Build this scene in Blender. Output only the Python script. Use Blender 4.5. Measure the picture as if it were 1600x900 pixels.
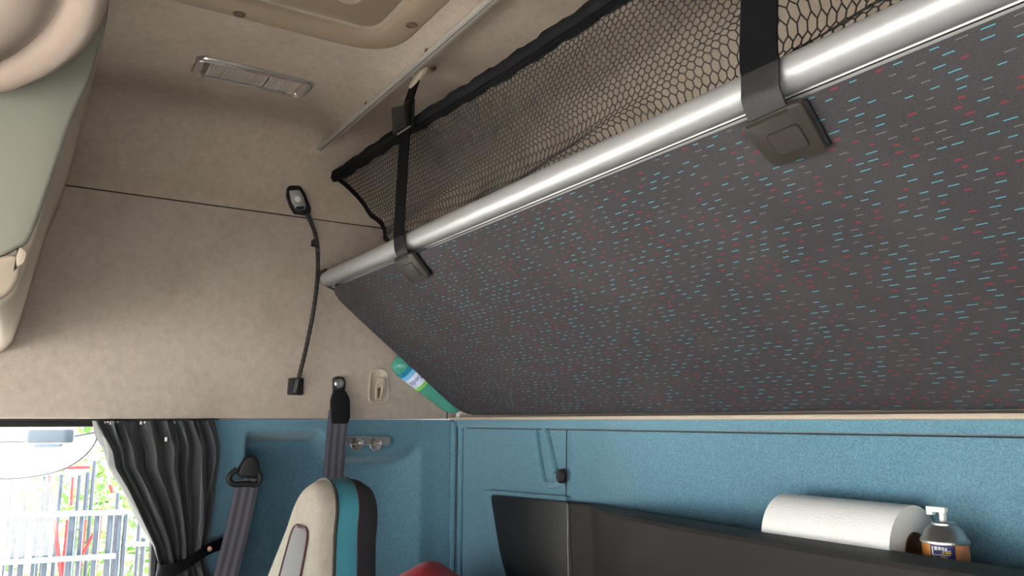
import bpy, bmesh, math, random
from mathutils import Vector, Matrix, noise
random.seed(7)
for o in list(bpy.data.objects): bpy.data.objects.remove(o)
S = bpy.context.scene
C = S.collection
PI = math.pi
ZE = 1.5            # eye height above the cab floor; all shapes below are written relative to the eye

# ---------------------------------------------------------------- camera
FPX, HZ, VPX = 1240.0, 657.0, 10.0
PITCH = math.atan((HZ-450)/FPX)
YAW = math.atan((800-VPX)/math.hypot(FPX, HZ-450))
Hh = Vector((-math.cos(YAW), math.sin(YAW), 0)); Rr = Vector((math.sin(YAW), math.cos(YAW), 0)); Zz = Vector((0, 0, 1))
Ff = Hh*math.cos(PITCH)+Zz*math.sin(PITCH); Uu = Zz*math.cos(PITCH)-Hh*math.sin(PITCH)
cd = bpy.data.cameras.new('camera'); cam = bpy.data.objects.new('camera', cd); C.objects.link(cam)
cd.sensor_width = 36; cd.lens = FPX/1600*36; cd.clip_start = .02
m = Matrix((Rr, Uu, -Ff)).transposed().to_4x4(); m.translation = (0, 0, ZE); cam.matrix_world = m
S.camera = cam
def ray(u, v): return Ff+Rr*((u-800)/FPX)+Uu*((450-v)/FPX)
def PX(u, v, x): d = ray(u, v); return d*(x/d.x)
def PY(u, v, y): d = ray(u, v); return d*(y/d.y)
def PZ(u, v, z): d = ray(u, v); return d*(z/d.z)
def PN(u, v, p, n): d = ray(u, v); return d*(p.dot(n)/d.dot(n))

# ---------------------------------------------------------------- sky, portals, exposure
w = bpy.data.worlds.new('overcast_sky'); S.world = w; w.use_nodes = True
bg = w.node_tree.nodes['Background']; bg.inputs[0].default_value = (.93, .97, 1, 1); bg.inputs[1].default_value = .6
def portal(name, loc, rot, sx, sy):
    l = bpy.data.lights.new(name, 'AREA'); l.shape = 'RECTANGLE'; l.size = sx; l.size_y = sy; l.cycles.is_portal = True
    o = bpy.data.objects.new(name, l); C.objects.link(o); o.location = (loc[0], loc[1], loc[2]+ZE); o.rotation_euler = rot
portal('windscreen_portal', (-.75, -1.46, -.28), (PI/2, 0, 0), 2.2, .98)
portal('window_portal', (-2.03, -.315, -.33), (0, -PI/2, 0), .66, 1.28)
portal('window_portal', (.53, -.35, -.33), (0, PI/2, 0), .66, 1.2)
sl_ = bpy.data.lights.new('bounce_sun', 'SUN'); sl_.energy = 8.0; sl_.angle = math.radians(6); sl_.color = (1, .975, .94)  # added under the overcast sky so the ground bounces light up to the headliner
bounce_sun = bpy.data.objects.new('bounce_sun', sl_); C.objects.link(bounce_sun); bounce_sun.rotation_euler = (math.radians(-38), math.radians(4), 0)
vs = S.view_settings; vs.view_transform = 'Standard'; vs.look = 'None'; vs.gamma = 1; vs.use_curve_mapping = False
vs.exposure = 3.05

# ---------------------------------------------------------------- materials
def lin(c): return tuple(((x/255)/12.92 if x/255 <= .04045 else ((x/255+.055)/1.055)**2.4) for x in c)+(1,)
class NT:
    def __init__(s, name):
        s.m = bpy.data.materials.new(name); s.m.use_nodes = True; s.t = s.m.node_tree
        s.b = s.t.nodes['Principled BSDF']; s.out = s.t.nodes['Material Output']
    def n(s, typ, **k):
        nd = s.t.nodes.new(typ)
        for a, b in k.items(): setattr(nd, a, b)
        return nd
    def l(s, a, b): s.t.links.new(a, b)
    def math(s, op, a, b=None, c=None):
        nd = s.n('ShaderNodeMath', operation=op)
        for i, x in enumerate((a, b, c)):
            if x is None: continue
            if isinstance(x, (int, float)): nd.inputs[i].default_value = x
            else: s.l(x, nd.inputs[i])
        return nd.outputs[0]
    def mix(s, f, a, b):
        nd = s.n('ShaderNodeMix', data_type='RGBA')
        for i, x in ((0, f), (6, a), (7, b)):
            if isinstance(x, (int, float, tuple)): nd.inputs[i].default_value = x
            else: s.l(x, nd.inputs[i])
        return nd.outputs[2]
    def noise(s, scale, detail=2, rough=.5, coord=None, dist=0):
        nd = s.n('ShaderNodeTexNoise'); nd.inputs['Scale'].default_value = scale; nd.inputs['Detail'].default_value = detail
        nd.inputs['Roughness'].default_value = rough; nd.inputs['Distortion'].default_value = dist
        if coord is None: coord = s.n('ShaderNodeTexCoord').outputs['Object']
        s.l(coord, nd.inputs['Vector']); return nd.outputs['Fac']
    def ramp(s, f, a, b):
        nd = s.n('ShaderNodeMapRange'); s.l(f, nd.inputs[0]); nd.inputs[1].default_value = a; nd.inputs[2].default_value = b; return nd.outputs[0]
    def bump(s, h, strength, dist=.001):
        nd = s.n('ShaderNodeBump'); nd.inputs['Strength'].default_value = strength; nd.inputs['Distance'].default_value = dist
        s.l(h, nd.inputs['Height']); s.l(nd.outputs[0], s.b.inputs['Normal'])
def plain(name, col, rough=.5, metal=0, bump=0, bscale=300, var=0, vscale=8, sheen=0, spec=.5, coat=0):
    t = NT(name); c = lin(col) if max(col) > 1 else tuple(col)+(1,)
    t.b.inputs['Roughness'].default_value = rough; t.b.inputs['Metallic'].default_value = metal
    t.b.inputs['Specular IOR Level'].default_value = spec
    if sheen: t.b.inputs['Sheen Weight'].default_value = sheen
    if coat: t.b.inputs['Coat Weight'].default_value = coat
    if var:
        f = t.ramp(t.noise(vscale, 4), .3, .7)
        t.l(t.mix(f, tuple(x*(1-var) for x in c[:3])+(1,), tuple(min(1, x*(1+var)) for x in c[:3])+(1,)), t.b.inputs['Base Color'])
    else: t.b.inputs['Base Color'].default_value = c
    if bump: t.bump(t.noise(bscale, 3), bump)
    return t.m
def headliner(name, col, stain=(128, 104, 88)):
    t = NT(name); c = lin(col); t.b.inputs['Roughness'].default_value = .95; t.b.inputs['Specular IOR Level'].default_value = .1
    fine = t.ramp(t.noise(420, 2, .7), .3, .7); mid = t.ramp(t.noise(60, 3, .6), .3, .7); big = t.ramp(t.noise(4.5, 4, .6), .46, .8)
    a = t.mix(fine, tuple(x*.84 for x in c[:3])+(1,), tuple(min(1, x*1.14) for x in c[:3])+(1,))
    a = t.mix(t.math('MULTIPLY', mid, .55), a, tuple(x*.74 for x in c[:3])+(1,))
    a = t.mix(t.math('MULTIPLY', big, .32), a, lin(stain))
    sp = t.ramp(t.noise(23, 2, .5), .74, .80)
    a = t.mix(t.math('MULTIPLY', sp, .22), a, lin((176, 110, 100)))
    t.l(a, t.b.inputs['Base Color']); t.bump(t.noise(500, 2), .35, .0006); return t.m
def felt(name, col):
    t = NT(name); c = lin(col); t.b.inputs['Roughness'].default_value = .95; t.b.inputs['Specular IOR Level'].default_value = .15
    t.b.inputs['Sheen Weight'].default_value = .25; t.b.inputs['Sheen Roughness'].default_value = .5
    fine = t.ramp(t.noise(330, 3, .8), .32, .68); mid = t.ramp(t.noise(70, 3, .7), .3, .7); big = t.ramp(t.noise(3.5, 4, .6), .35, .75)
    a = t.mix(fine, tuple(x*.62 for x in c[:3])+(1,), tuple(min(1, x*1.42) for x in c[:3])+(1,))
    a = t.mix(t.math('MULTIPLY', mid, .35), a, tuple(x*.72 for x in c[:3])+(1,))
    a = t.mix(t.math('MULTIPLY', big, .22), a, lin((122, 152, 168)))
    t.l(a, t.b.inputs['Base Color']); t.bump(t.noise(330, 3), .5, .001); return t.m
def bunk_fabric():
    t = NT('speckled_bunk_fabric'); t.b.inputs['Roughness'].default_value = .9; t.b.inputs['Specular IOR Level'].default_value = .2
    uv = t.n('ShaderNodeUVMap'); sep = t.n('ShaderNodeSeparateXYZ'); t.l(uv.outputs[0], sep.inputs[0])
    u, v = sep.outputs[0], sep.outputs[1]
    base = t.mix(t.ramp(t.noise(900, 2, .7), .3, .7), lin((47, 45, 49)), lin((69, 66, 70)))
    base = t.mix(t.math('MULTIPLY', t.ramp(t.noise(7, 4), .45, .75), .25), base, lin((84, 80, 82)))
    def layer(base, seed, cell, row, hl, hv, picks):
        rv = t.math('DIVIDE', v, row); ri = t.math('FLOOR', rv); rf = t.math('FRACT', rv)
        h = t.n('ShaderNodeTexWhiteNoise', noise_dimensions='1D'); t.l(t.math('ADD', ri, seed), h.inputs['W'])
        cu = t.math('ADD', t.math('DIVIDE', u, cell), t.math('MULTIPLY', h.outputs['Value'], 7.0))
        ci = t.math('FLOOR', cu); cf = t.math('FRACT', cu)
        cb = t.n('ShaderNodeCombineXYZ'); t.l(ci, cb.inputs[0]); t.l(ri, cb.inputs[1]); cb.inputs[2].default_value = seed
        h2 = t.n('ShaderNodeTexWhiteNoise', noise_dimensions='3D'); t.l(cb.outputs[0], h2.inputs['Vector'])
        sc = t.n('ShaderNodeSeparateColor'); t.l(h2.outputs['Color'], sc.inputs[0])
        r1, r2, r3 = sc.outputs[0], sc.outputs[1], sc.outputs[2]
        du = t.math('ABSOLUTE', t.math('SUBTRACT', cf, t.math('MULTIPLY_ADD', r2, .44, .28)))
        dv = t.math('ABSOLUTE', t.math('SUBTRACT', rf, .5))
        for lo, hi, col, kl, kv, dots in picks:
            sel = t.math('MULTIPLY', t.math('GREATER_THAN', r1, lo), t.math('LESS_THAN', r1, hi))
            ml = t.math('LESS_THAN', du, t.math('MULTIPLY', t.math('MULTIPLY_ADD', r3, .5, .75), hl*kl))
            mv = t.math('LESS_THAN', dv, hv*kv)
            mk = t.math('MULTIPLY', sel, t.math('MULTIPLY', ml, mv))
            if dots: mk = t.math('MULTIPLY', mk, t.math('GREATER_THAN', t.math('FRACT', t.math('MULTIPLY', u, 520)), .42))
            base = t.mix(mk, base, lin(col))
        return base
    a = layer(base, 3, .0245, .0088, .235, .075, [(0, .33, (78, 146, 164), .85, .8, 0), (.33, .56, (118, 48, 56), .60, 1.6, 0), (.56, .85, (124, 120, 122), .8, .8, 1)])
    t.l(a, t.b.inputs['Base Color']); t.bump(t.noise(1100, 2), .4, .0005); return t.m
def glass_mat(name, col=(.97, .99, 1), g=.035):
    t = NT(name); t.t.nodes.remove(t.b)
    tr = t.n('ShaderNodeBsdfTransparent'); tr.inputs[0].default_value = tuple(col)+(1,)
    gl = t.n('ShaderNodeBsdfGlossy'); gl.inputs['Roughness'].default_value = .02
    mx = t.n('ShaderNodeMixShader'); mx.inputs[0].default_value = g
    t.l(tr.outputs[0], mx.inputs[1]); t.l(gl.outputs[0], mx.inputs[2]); t.l(mx.outputs[0], t.out.inputs[0]); return t.m
def curtain_mat():
    t = NT('striped_curtain_cloth'); t.b.inputs['Roughness'].default_value = .75; t.b.inputs['Sheen Weight'].default_value = .15
    uv = t.n('ShaderNodeUVMap'); sep = t.n('ShaderNodeSeparateXYZ'); t.l(uv.outputs[0], sep.inputs[0]); u = sep.outputs[0]
    base = t.mix(t.ramp(t.noise(700, 2), .3, .7), lin((40, 40, 47)), lin((56, 56, 64)))
    fr = t.math('FRACT', t.math('MULTIPLY', u, 9.0))
    for p, wd, col in ((.32, .012, (70, 126, 138)), (.36, .010, (150, 140, 84)), (.78, .010, (118, 96, 70))):
        base = t.mix(t.math('MULTIPLY', t.math('LESS_THAN', t.math('ABSOLUTE', t.math('SUBTRACT', fr, p)), wd), .55), base, lin(col))
    t.l(base, t.b.inputs['Base Color']); t.bump(t.noise(900, 2), .3, .0005); return t.m
def belt_mat():
    t = NT('woven_belt_webbing'); t.b.inputs['Roughness'].default_value = .6
    uv = t.n('ShaderNodeUVMap'); sep = t.n('ShaderNodeSeparateXYZ'); t.l(uv.outputs[0], sep.inputs[0])
    s = t.math('SINE', t.math('MULTIPLY', sep.outputs[0], 2*PI*3)); f = t.math('MULTIPLY_ADD', s, .5, .5)
    t.l(t.mix(f, lin((62, 61, 70)), lin((98, 97, 108))), t.b.inputs['Base Color']); t.bump(t.noise(900, 2), .4, .0005); return t.m
def towel_mat():
    t = NT('embossed_paper_towel'); t.b.inputs['Base Color'].default_value = (.86, .86, .86, 1); t.b.inputs['Roughness'].default_value = .95
    uv = t.n('ShaderNodeUVMap'); v = t.n('ShaderNodeTexVoronoi'); v.inputs['Scale'].default_value = 34; v.inputs['Randomness'].default_value = .25
    t.l(uv.outputs[0], v.inputs['Vector'])
    t.bump(t.math('SINE', t.math('MULTIPLY', v.outputs['Distance'], 34)), .13, .0006); return t.m
def alu_mat(name, rough=.33, col=(205, 205, 206)):
    t = NT(name); t.b.inputs['Metallic'].default_value = 1; t.b.inputs['Base Color'].default_value = lin(col)
    t.b.inputs['Roughness'].default_value = rough; t.b.inputs['Anisotropic'].default_value = .3; return t.m
def pet_mat():
    t = NT('green_bottle_plastic'); t.b.inputs['Base Color'].default_value = lin((110, 200, 184)); t.b.inputs['Roughness'].default_value = .08
    t.b.inputs['Transmission Weight'].default_value = .55; t.b.inputs['IOR'].default_value = 1.3; return t.m
def lens_mat():
    t = NT('clear_ribbed_lens'); t.b.inputs['Base Color'].default_value = lin((176, 170, 162)); t.b.inputs['Roughness'].default_value = .2
    t.b.inputs['Transmission Weight'].default_value = .1; return t.m
MT = dict(
    beige=headliner('beige_headliner', (190, 176, 163)), side=headliner('beige_side_panel', (190, 178, 168)),
    plast=plain('beige_plastic', (168, 151, 133), .6, bump=.15, bscale=700), plast2=plain('pale_beige_plastic', (178, 164, 148), .55, bump=.1, bscale=700),
    hatchm=plain('tan_hatch_plastic', (158, 139, 119), .6, bump=.15, bscale=600, var=.04),
    sage=plain('sage_plastic', (138, 137, 128), .6, bump=.08, bscale=600),
    tray=plain('pinkish_beige_plastic', (144, 127, 117), .6, bump=.2, bscale=260, var=.03, vscale=30),
    felt=felt('blue_carpet_felt', (96, 136, 156)), fabric=bunk_fabric(), curtain=curtain_mat(), belt=belt_mat(),
    alu=plain('anodised_aluminium', (172, 172, 175), .42, metal=.5), chrome=plain('chrome', (206, 202, 198), .18, metal=.75), rail=plain('rail_aluminium', (196, 192, 186), .35, metal=.4),
    black=plain('black_plastic', (22, 22, 24), .5, bump=.1, bscale=500), shelfm=plain('grained_black_plastic', (48, 45, 45), .6, bump=.35, bscale=420, spec=.3),  # shelf plastic: gloss sheen put into the base colour as a lighter grey
    blackcloth=plain('black_webbing', (8, 8, 11), .75, bump=.4, bscale=800, spec=.12), sleeve=plain('black_sleeve_cloth', (20, 20, 23), .9, bump=.6, bscale=160, spec=.2),
    thread=plain('black_net_thread', (18, 18, 18), .7), plate=plain('worn_olive_plastic', (50, 45, 41), .5, bump=.12, bscale=350, var=.12, vscale=25),
    strapg=plain('grey_webbing', (30, 28, 32), .5, bump=.6, bscale=700, spec=.4), groove=plain('dark_gap', (34, 28, 24), .9),
    screw=plain('brown_screw_cap', (112, 92, 80), .6), lens=lens_mat(), steel=alu_mat('zinc_bolt', .35, (190, 190, 188)),
    glass=glass_mat('window_glass'), rubber=plain('black_rubber', (16, 16, 18), .6), white=plain('white_plastic', (235, 235, 232), .45),
    seatb=headliner('cream_seat_cloth', (148, 140, 131), (120, 155, 140)), seatt=plain('teal_leatherette', (62, 132, 148), .5, bump=.1, bscale=500),
    seatk=plain('black_seat_cloth', (46, 43, 47), .8, bump=.3, bscale=500), seatg=plain('grey_seat_insert', (76, 76, 79), .7, bump=.2, bscale=500),
    stitch=plain('burgundy_stitching', (70, 34, 42), .8), red=plain('red_fleece', (176, 16, 38), .85, bump=.3, bscale=300, sheen=.2),
    towel=towel_mat(), paper=plain('paper_edge', (226, 224, 222), .95, bump=.3, bscale=500), card=plain('brown_cardboard', (128, 98, 80), .9),
    can=plain('orange_can_print', (212, 140, 66), .35, metal=.2), navy=plain('navy_label', (22, 26, 98), .4), canw=plain('white_print', (230, 230, 240), .5),
    cany=plain('yellow_print', (222, 190, 60), .5), tan=plain('tan_print', (206, 142, 100), .4), cream=plain('cream_print', (226, 196, 140), .5), cblue=plain('blue_drop_print', (60, 140, 200), .5),
    pet=pet_mat(), lblw=plain('white_bottle_label', (214, 224, 246), .4), lblb=plain('sky_blue_label', (120, 178, 226), .4), lblg=plain('green_label', (124, 190, 92), .4), lbltext=plain('blue_label_ink', (72, 86, 170), .5), lblt=plain('deep_blue_label', (28, 128, 160), .35),
    dash=plain('grey_beige_dashboard', (150, 142, 132), .7, bump=.2, bscale=300), carpet=plain('grey_floor_carpet', (120, 116, 112), .95, bump=.5, bscale=200),
    mattress=plain('grey_mattress_cloth', (96, 92, 94), .9, bump=.3, bscale=300),
    leaf=plain('green_leaf', (84, 120, 50), .5, var=.35, vscale=3), trunk=plain('brown_stem', (94, 76, 58), .9), ground=plain('pale_concrete', (206, 200, 190), .9, var=.1, vscale=2),
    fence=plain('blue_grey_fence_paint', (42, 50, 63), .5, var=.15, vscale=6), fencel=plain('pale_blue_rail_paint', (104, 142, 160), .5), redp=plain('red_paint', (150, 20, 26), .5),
    mirror=alu_mat('mirror_glass', .03, (240, 236, 232)), outer=plain('white_cab_paint', (214, 214, 214), .3),
)

# ---------------------------------------------------------------- mesh helpers
class M:
    def __init__(s): s.v = []; s.f = []; s.uv = []
    def add(s, vs, fs, uv=None):
        k = len(s.v); s.v += [Vector(p) for p in vs]; s.f += [tuple(i+k for i in f) for f in fs]
        s.uv += list(uv) if uv else [(0, 0)]*len(vs); return s
    def box(s, lo, hi, mat=None):
        a, b = lo, hi
        vs = [Vector((x, y, z)) for x in (a[0], b[0]) for y in (a[1], b[1]) for z in (a[2], b[2])]
        if mat: vs = [mat @ p for p in vs]
        return s.add(vs, [(0, 1, 3, 2), (4, 6, 7, 5), (0, 4, 5, 1), (2, 3, 7, 6), (0, 2, 6, 4), (1, 5, 7, 3)])
    def grid(s, fn, nu, nv, uvfn=None, closed=False):
        vs = []; uv = []
        for j in range(nv+1):
            for i in range(nu+1):
                a, b = i/nu, j/nv; vs.append(fn(a, b)); uv.append(uvfn(a, b) if uvfn else (a, b))
        fs = [(j*(nu+1)+i, j*(nu+1)+i+1, (j+1)*(nu+1)+i+1, (j+1)*(nu+1)+i) for j in range(nv) for i in range(nu)]
        return s.add(vs, fs, uv)
    def tube(s, path, r, n=8, caps=True, flat=1):
        P = [Vector(p) for p in path]; rs = r if isinstance(r, (list, tuple)) else [r]*len(P)
        T = [(P[min(i+1, len(P)-1)]-P[max(i-1, 0)]).normalized() for i in range(len(P))]
        ref = Vector((0, 0, 1)) if abs(T[0].z) < .9 else Vector((1, 0, 0))
        N = (ref-T[0]*ref.dot(T[0])).normalized(); vs = []; uv = []
        for i, p in enumerate(P):
            N = (N-T[i]*N.dot(T[i])).normalized(); B = T[i].cross(N)
            for k in range(n):
                a = 2*PI*k/n; vs.append(p+N*math.cos(a)*rs[i]+B*math.sin(a)*rs[i]*flat); uv.append((k/n, i/max(1, len(P)-1)))
        fs = [(i*n+k, i*n+(k+1) % n, (i+1)*n+(k+1) % n, (i+1)*n+k) for i in range(len(P)-1) for k in range(n)]
        if caps: fs += [tuple(reversed(range(n))), tuple((len(P)-1)*n+k for k in range(n))]
        return s.add(vs, fs, uv)
    def ribbon(s, path, wdir, width, thick, ndir=None):
        P = [Vector(p) for p in path]; wd = Vector(wdir).normalized(); vs = []; uv = []
        for i, p in enumerate(P):
            t = (P[min(i+1, len(P)-1)]-P[max(i-1, 0)]).normalized(); nn = t.cross(wd).normalized()
            wi = width[i] if isinstance(width, (list, tuple)) else width
            for k in range(5): vs.append(p+wd*wi*(k/4-.5)+nn*thick/2); uv.append((k/4, i/len(P)))
            for k in range(5): vs.append(p+wd*wi*(.5-k/4)-nn*thick/2); uv.append((1-k/4, i/len(P)))
        n = 10
        fs = [(i*n+k, i*n+(k+1) % n, (i+1)*n+(k+1) % n, (i+1)*n+k) for i in range(len(P)-1) for k in range(n)]
        fs += [tuple(reversed(range(n))), tuple((len(P)-1)*n+k for k in range(n))]
        return s.add(vs, fs, uv)
    def lathe(s, prof, c, ax, n=24, caps=True):
        ax = Vector(ax).normalized(); ref = Vector((0, 0, 1)) if abs(ax.z) < .9 else Vector((1, 0, 0))
        a = ax.cross(ref).normalized(); b = ax.cross(a); c = Vector(c); vs = []; uv = []
        for i, (r, h) in enumerate(prof):
            for k in range(n):
                t = 2*PI*k/n; vs.append(c+ax*h+(a*math.cos(t)+b*math.sin(t))*r); uv.append((k/n, h))
        fs = [(i*n+k, i*n+(k+1) % n, (i+1)*n+(k+1) % n, (i+1)*n+k) for i in range(len(prof)-1) for k in range(n)]
        if caps: fs += [tuple(reversed(range(n))), tuple((len(prof)-1)*n+k for k in range(n))]
        return s.add(vs, fs, uv)
    def prism(s, poly, ext):
        P = [Vector(p) for p in poly]; e = Vector(ext); n = len(P)
        return s.add(P+[p+e for p in P], [tuple(reversed(range(n))), tuple(range(n, 2*n))]+[(i, (i+1) % n, n+(i+1) % n, n+i) for i in range(n)])
def roundpoly(pts, r, seg=5):
    out = []; n = len(pts); pts = [Vector(p) for p in pts]
    for i in range(n):
        a, b, c = pts[i-1], pts[i], pts[(i+1) % n]; rr = r[i] if isinstance(r, (list, tuple)) else r
        d1 = (a-b); d2 = (c-b); k = min(rr, d1.length*.49, d2.length*.49); p1 = b+d1.normalized()*k; p2 = b+d2.normalized()*k
        for j in range(seg+1):
            t = j/seg; out.append(p1*(1-t)**2+b*2*t*(1-t)+p2*t*t)
    return out
def smoothpath(pts, n=8):
    P = [Vector(p) for p in pts]; out = []
    for i in range(len(P)-1):
        p0, p1, p2, p3 = P[max(i-1, 0)], P[i], P[i+1], P[min(i+2, len(P)-1)]
        for j in range(n):
            t = j/n; out.append(.5*((2*p1)+(p2-p0)*t+(2*p0-5*p1+4*p2-p3)*t*t+(3*p1-p0-3*p2+p3)*t**3))
    return out+[P[-1]]
def build(name, g, mat, parent=None, bevel=0, seg=2, ang=35, recalc=True):
    loc = Vector((0, 0, ZE))
    if parent is not None:
        p = parent
        while p is not None: loc -= p.location; p = p.parent
    me = bpy.data.meshes.new(name); bm = bmesh.new()
    vs = [bm.verts.new(p+loc) for p in g.v]; ul = bm.loops.layers.uv.new('UVMap')
    for f in g.f:
        try: fc = bm.faces.new([vs[i] for i in f])
        except ValueError: continue
        for lp, i in zip(fc.loops, f): lp[ul].uv = g.uv[i]
    if recalc: bmesh.ops.recalc_face_normals(bm, faces=bm.faces)
    if bevel:
        ed = [e for e in bm.edges if len(e.link_faces) == 2 and e.calc_face_angle(0) > .6]
        bmesh.ops.bevel(bm, geom=ed, offset=bevel, segments=seg, profile=.5, affect='EDGES', clamp_overlap=True)
    bm.to_mesh(me); bm.free(); me.materials.append(MT[mat] if isinstance(mat, str) else mat)
    me.shade_smooth(); me.set_sharp_from_angle(angle=math.radians(ang))
    o = bpy.data.objects.new(name, me); C.objects.link(o)
    if parent is not None: o.parent = parent
    return o
def tag(o, label, cat, group=None):
    o['label'] = label; o['category'] = cat
    if group: o['group'] = group
    return o
def thing(name, label, cat, loc, group=None):
    o = bpy.data.objects.new(name, None); C.objects.link(o); o.empty_display_size = .05
    o.location = Vector(loc)+Vector((0, 0, ZE)); return tag(o, label, cat, group)
def struct(o, label=None):
    o['kind'] = 'structure'
    if label: o['label'] = label
    return o
def sroot(name, label):
    o = bpy.data.objects.new(name, None); C.objects.link(o); o.empty_display_size = .05; o.location = (0, 0, 0); return struct(o, label)
def sm(a, b, x): t = max(0, min(1, (x-a)/(b-a))); return t*t*(3-2*t)
def lerp(a, b, t): return a+(b-a)*t
def interp(tab, x):
    if x <= tab[0][0]: return tab[0][1]
    for (a, p), (b, q) in zip(tab, tab[1:]):
        if x <= b: return p+(q-p)*(x-a)/(b-a)
    return tab[-1][1]

# ---------------------------------------------------------------- cab shell
XL, XR, YB, YF, ZC = -1.95, .45, 1.055, -1.45, .70
FL = -ZE
struct(build('floor', M().box((XL-.1, YF-.05, FL-.05), (XR+.1, YB+.05, FL)), 'carpet'), 'grey cab floor carpet')
# ceiling: one moulded liner, curved down to the side walls and the rear wall
cs = [(XL, .0), (XL+.002, .24)]
for k in range(9):
    a = PI/2*k/8; cs.append((XL+.125*(1-math.cos(a))+.002, .24+.83*math.sin(a)))
cs += [(-1.77, 1.05)]+[(x, 1.0) for x in (-1.66, -1.55, -1.4, -1.2, -1.0, -.75, -.5, -.25, 0, .15)]
cs = cs[:22]+[(XR-(x-XL), t) for x, t in reversed(cs[:11])]
yp = [(YF, .70), (-1.0, .70), (-.5, .70), (0, .70), (.2, .70), (.4, .70), (.52, .70), (.565, .698), (.59, .690), (.605, .684), (.625, .684), (.64, .690), (.66, .706), (.69, .716), (.73, .716), (.80, .708), (.86, .69)]
for k in range(1, 9):
    a = PI/2*k/8; yp.append((.86+(YB-.86)*math.sin(a), .512+(.69-.512)*math.cos(a)))
cg = M(); vs = [Vector((x, y, .512+(z-.512)*t)) for (y, z) in yp for (x, t) in cs]
nx = len(cs); cg.add(vs, [(j*nx+i, j*nx+i+1, (j+1)*nx+i+1, (j+1)*nx+i) for j in range(len(yp)-1) for i in range(nx-1)])
ceiling = struct(build('ceiling', cg, 'beige', ang=80), 'beige fabric headliner curving down to the walls')
build('roof_panel', M().box((XL-.12, YF-.1, .76), (XR+.12, YB+.12, .80)), 'outer', ceiling)
# side wall with the lamp
wl = sroot('wall_left', 'beige upper side panel above blue felt')
g = M().box((XL-.04, -1.40, .004), (XL+.005, YB-.012, .5092)); build('upper_panel', g, 'side', wl, bevel=.004)
build('seam_backing', M().box((XL-.05, -1.42, .49), (XL-.006, YB+.02, .53)), 'groove', wl)
build('panel_joint', M().box((XL+.0035, 1.012, .004), (XL+.0062, 1.0145, .045)), 'groove', wl)
XB = XL-.02
def sidefelt(a, b):
    y = lerp(.325, 1.052, a); z = lerp(-1.5, .002, b)
    zt = -.022-.062*sm(.66, .72, y)+.03*sm(.88, .95, y); k = sm(.487, .500, y)*(1-max(0, min(1, (y-.82)/.13)))*(1-sm(zt-.035, zt, z))
    return Vector((XB-.095*k+.006*sm(.985, 1.04, y), y, z))
build('felt_panel', M().grid(sidefelt, 120, 200), 'felt', wl, ang=60)
build('outer_skin', M().box((XL-.20, .33, FL), (XL-.14, YB+.1, .78)).box((XL-.16, YF-.05, .01), (XL-.10, .33, .78)).box((XL-.16, YF-.05, FL), (XL-.10, .33, -.66)).box((XL-.16, YF-.05, -.66), (XL-.10, -.95, .01)), 'outer', wl)
build('door_panel', M().box((XL-.11, YF, FL), (XB, .325, -.66)).box((XL-.11, YF, -.66), (XB, -.95, .0)), 'dash', wl, bevel=.01)
build('felt_return', M().box((XL-.11, .322, -.66), (XB+.0005, .335, .0)), 'felt', wl)
# rear wall
wr = sroot('wall_rear', 'blue felt rear wall under a beige ledge')
def rearfelt(a, b):
    x = lerp(XL-.02, XR+.02, a); z = lerp(-1.5, .002, b)
    d = 0
    d += .010*sm(-.020, -.0165, z)             # lip under the ledge
    d += .030*sm(-1.30, -1.05, x)*0
    # faint swelling right of the vertical joint
    d += .012*sm(-1.345, -1.22, x)
    return Vector((x, YB-d, z))
rg = M(); xs = [XL-.02+(XR-XL+.04)*i/150 for i in range(151)]; zs = [-1.5, -1.2, -.9, -.6, -.45, -.4, -.35, -.3, -.25, -.2, -.15, -.1, -.06, -.04, -.024, -.020, -.018, -.0165, -.008, .002]
vs = [rearfelt((x-xs[0])/(xs[-1]-xs[0]), (z+1.5)/1.502) for z in zs for x in xs]
rg.add(vs, [(j*151+i, j*151+i+1, (j+1)*151+i+1, (j+1)*151+i) for j in range(len(zs)-1) for i in range(150)])
build('felt_panel', rg, 'felt', wr, ang=30)
build('lip_groove', M().box((-1.90, YB-.006, -.0212), (-1.34, YB-.001, -.0198)), 'groove', wr); build('lip_groove', M().box((-1.34, YB-.018, -.0212), (XR, YB-.013, -.0198)), 'groove', wr)
build('upper_panel', M().box((XL, YB, 0), (XR, YB+.03, .53)), 'beige', wr)
build('ledge', M().box((XL+.006, YB-.035, .001), (XR, YB+.01, .0095)), 'plast2', wr, bevel=.003)
build('outer_skin', M().box((XL-.12, YB+.05, FL), (XR+.12, YB+.1, .78)), 'outer', wr)
for px, yy in ((709.5, 1.046), (720.5, None)):
    p = PX(px, 665, XL-.005) if yy else PY(px, 665, YB-.004)
    build('corner_piping', M().tube([(p.x, p.y, -1.45), (p.x, p.y, -.004)], .008, 10), 'felt', wr)
def ridge(pts, r):
    build('felt_ridge', M().tube(smoothpath([PY(u, v, YB-.002) for u, v in pts], 6), r, 8), 'felt', wr)
ridge([(838, 672), (842, 705), (850, 748), (856, 757), (870, 757), (884, 752)], .008)
ridge([(852, 668), (858, 690), (866, 725), (869, 738)], .008)
p0, p1 = PY(885.5, 672, YB-.008), PY(884.5, 784, YB-.008)
build('wall_joint', M().tube([p0, p1], .0011, 6), 'groove', wr)
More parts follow.
